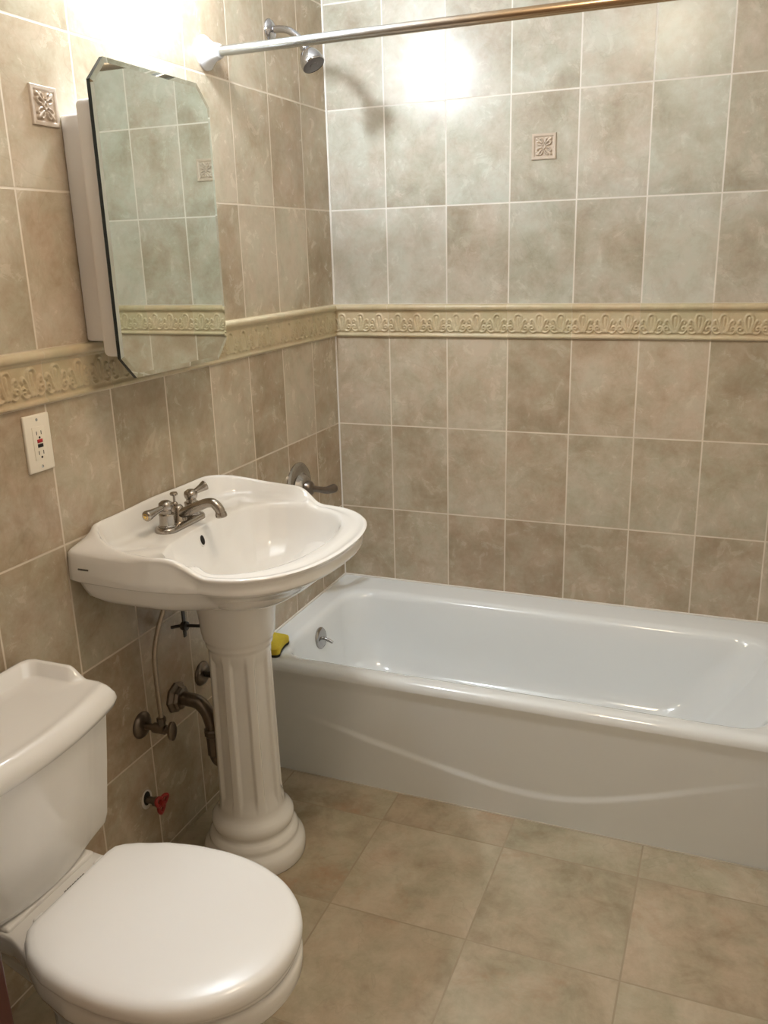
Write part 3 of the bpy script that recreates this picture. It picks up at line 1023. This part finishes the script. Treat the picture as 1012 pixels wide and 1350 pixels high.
va = [bm.verts.new(p) for p in A]; vb = [bm.verts.new(p) for p in B]; vc = [bm.verts.new(p) for p in C_]
for i in range(8):
    j = (i + 1) % 8
    bm.faces.new((va[i], va[j], vb[j], vb[i])).material_index = 1
    bm.faces.new((vb[i], vb[j], vc[j], vc[i])).material_index = 0
bm.faces.new(vc).material_index = 0
bm.faces.new(list(reversed(va))).material_index = 1
finish('mirror', bm, [M_MIRROR, M_GEDGE], dr, smooth=False)

# ================================================================== outlet
out_ = empty('power_outlet', (0, -1.44, 1.158), 'ivory wall outlet with red and black buttons below the border', 'outlet')
oy, oz = -1.4385, 1.1575
bm = bmesh.new()
add_box(bm, -.001, .0062, oy - .0355, oy + .0355, oz - .058, oz + .058, .0032, 4)
finish('cover_plate', bm, M_PLATE, out_)
bm = bmesh.new()
add_box(bm, .004, .0078, oy - .0165, oy + .0165, oz - .0335, oz + .0335, .0010, 2)
rc = finish('receptacle', bm, simple('outlet_face_plastic', (0.88, 0.82, 0.70), .3), out_)
bm = bmesh.new()
add_box(bm, .0074, .0092, oy - .0070, oy + .0070, oz + .0012, oz + .0082, .0006, 2)
finish('reset_button', bm, M_REDB, rc)
bm = bmesh.new()
add_box(bm, .0074, .0092, oy - .0070, oy + .0070, oz - .0082, oz - .0012, .0006, 2)
finish('test_button', bm, M_BLACK, rc)
for cz in (.021, -.019):
    for s in (-1, 1):
        bm = bmesh.new()
        add_box(bm, .0070, .0081, oy + s * .0063 - .0009, oy + s * .0063 + .0009, oz + cz - .0038, oz + cz + .0038)
        finish('slot', bm, M_SLOT, rc, smooth=False)
    bm = bmesh.new()
    add_lathe(bm, (.0070, oy + .0004, oz + cz - .0094), (1, 0, 0), [(0, .0024), (.0011, .0024)], 16)
    finish('ground_hole', bm, M_HOLE, rc)
for cz in (.0475, -.0475):
    bm = bmesh.new()
    add_lathe(bm, (.0055, oy, oz + cz), (1, 0, 0), [(0, .0034), (.0012, .0032), (.0018, 0)], 16)
    finish('screw', bm, M_STEEL, out_)

# ================================================================== shower
rod = empty('shower_rod', (0, -.70, 1.992), 'steel shower curtain rod across the tub from the left wall', 'curtain rod')
bm = bmesh.new()
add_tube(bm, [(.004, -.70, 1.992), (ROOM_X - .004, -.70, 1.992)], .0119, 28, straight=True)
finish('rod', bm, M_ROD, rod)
for x_, d_ in ((0.0, 1), (ROOM_X, -1)):
    bm = bmesh.new()
    add_lathe(bm, (x_, -.70, 1.992), (d_, 0, 0), [(0, .040), (.005, .040), (.009, .036), (.016, .030), (.026, .0225), (.040, .0185), (.046, .0165), (.0465, .0135)], 36)
    finish('flange', bm, M_WHITEP, rod)

sh = empty('wall_shower', (0, -.352, 2.108), 'chrome shower head on a curved arm near the corner', 'shower head')
ys = -.352
bm = bmesh.new()
add_lathe(bm, (0, ys, 2.110), (1, 0, 0), [(0, .030), (.003, .030), (.008, .026), (.013, .017), (.015, .011)], 32)
finish('wall_flange', bm, M_CHROME, sh)
bm = bmesh.new()
add_tube(bm, [(.004, ys, 2.110), (.035, ys - .002, 2.109), (.064, ys - .006, 2.101), (.092, ys - .010, 2.082), (.110, ys - .014, 2.060)], .0098, 18)
finish('arm', bm, M_CHROME, sh)
d_ = Vector((.52, -.14, -.86)).normalized()
p0 = Vector((.1085, ys - .014, 2.0625))
bm = bmesh.new()
add_lathe(bm, p0, d_, [(0, .0095), (.004, .0125), (.013, .0135), (.018, .0115), (.021, .013), (.026, .019), (.034, .0255), (.046, .0310), (.058, .0335), (.066, .0335), (.069, .0315)], 36, cap=False)
hd = finish('head', bm, M_CHROME, sh)
bm = bmesh.new()
add_lathe(bm, p0 + d_ * .0665, d_, [(0, .0318), (.001, .0318), (.0022, .028), (.0022, .012), (.004, .0105), (.0045, 0)], 36)
finish('spray_face', bm, simple('grey_spray_face', (.16, .15, .16), .3, metal=.4), hd)

tv = empty('tub_valve', (0, -.335, .79), 'chrome tub valve with round plate and lever behind the sink rim', 'shower valve')
ty_, tz_ = -.335, .778
bm = bmesh.new()
add_lathe(bm, (0, ty_, tz_), (1, 0, 0), [(0, .083), (.004, .083), (.009, .078), (.012, .068), (.013, .050), (.018, .046), (.030, .040), (.034, .032), (.034, 0)], 44)
finish('trim_plate', bm, M_DULL, tv)
bm = bmesh.new()
add_lathe(bm, (.030, ty_, tz_), (1, 0, 0), [(0, .026), (.016, .024), (.022, .018), (.024, 0)], 28)
add_tube(bm, [(.045, ty_, tz_, .011), (.060, ty_ + .030, tz_ - .010, .010), (.072, ty_ + .062, tz_ - .020, .012), (.082, ty_ + .098, tz_ - .022, .015), (.086, ty_ + .108, tz_ - .022, .008)], n=18)
finish('lever_handle', bm, M_OLDM, tv)

# ================================================================== sponge
sp_ = empty('sponge', (.05, -.66, TUB_Z), 'yellow sponge with dark scrubbing side on the corner of the tub rim', 'sponge')
def sponge_ring(z, g):
    base = [(.012, -.594), (.040, -.597), (.075, -.600), (.084, -.612), (.083, -.632), (.086, -.655), (.092, -.678), (.099, -.700), (.088, -.712), (.060, -.712), (.030, -.711), (.012, -.706), (.008, -.65)]
    P = smooth_path(base + [base[0]], 4)[:-1]
    c = np.mean(P, 0)
    return [(c[0] + (p[0] - c[0]) * g, c[1] + (p[1] - c[1]) * g, z) for p in P]
z0 = TUB_Z + .0005
bm = bmesh.new()
add_loft(bm, [sponge_ring(z0, 1.0), sponge_ring(z0 + .004, 1.02), sponge_ring(z0 + .0075, 1.0)])
finish('scrub_pad', bm, M_SCRUB, sp_)
bm = bmesh.new()
add_loft(bm, [sponge_ring(z0 + .007, .98), sponge_ring(z0 + .011, 1.0), sponge_ring(z0 + .020, 1.0), sponge_ring(z0 + .025, .97), sponge_ring(z0 + .0265, .90)])
finish('foam', bm, M_SPONGE, sp_)

# ================================================================== lamps (above the picture's upper edge)
la = empty('wall_lamp', (0, BULB_POS[1], 2.28), 'wall lamp with bare bulb above the mirror cabinet', 'lamp')
bx_, by_, bz_ = BULB_POS
bm = bmesh.new()
add_lathe(bm, (0, by_, bz_ + .075), (1, 0, 0), [(0, .055), (.012, .055), (.020, .045), (.024, .02)], 32)
add_tube(bm, [(.02, by_, bz_ + .078), (bx_ * .6, by_, bz_ + .080), (bx_, by_, bz_ + .074), (bx_, by_, bz_ + .055)], .010, 14)
add_lathe(bm, (bx_, by_, bz_ + .070), (0, 0, -1), [(0, .016), (.006, .022), (.030, .022), (.032, .016)], 24)
finish('bracket', bm, M_CHROME, la)
bm = bmesh.new()
add_lathe(bm, (bx_, by_, bz_ + .040), (0, 0, -1), [(0, .014), (.012, .016), (.028, .027), (.050, .034), (.068, .031), (.080, .019), (.085, 0)], 20)
finish('bulb', bm, M_BULB, la)
lc = empty('ceiling_lamp', (DOME_POS[0], DOME_POS[1], ROOM_Z), 'round ceiling lamp with white glass dome', 'lamp')
bm = bmesh.new()
add_lathe(bm, DOME_POS, (0, 0, -1), [(0, .165), (.020, .165), (.022, .150)], 36)
finish('base_ring', bm, M_CHROME, lc)
bm = bmesh.new()
add_lathe(bm, (DOME_POS[0], DOME_POS[1], DOME_POS[2] - .020), (0, 0, -1), [(0, .150), (.020, .146), (.045, .125), (.065, .090), (.077, .045), (.080, 0)], 28, cap=False)
finish('diffuser', bm, M_DOME, lc)
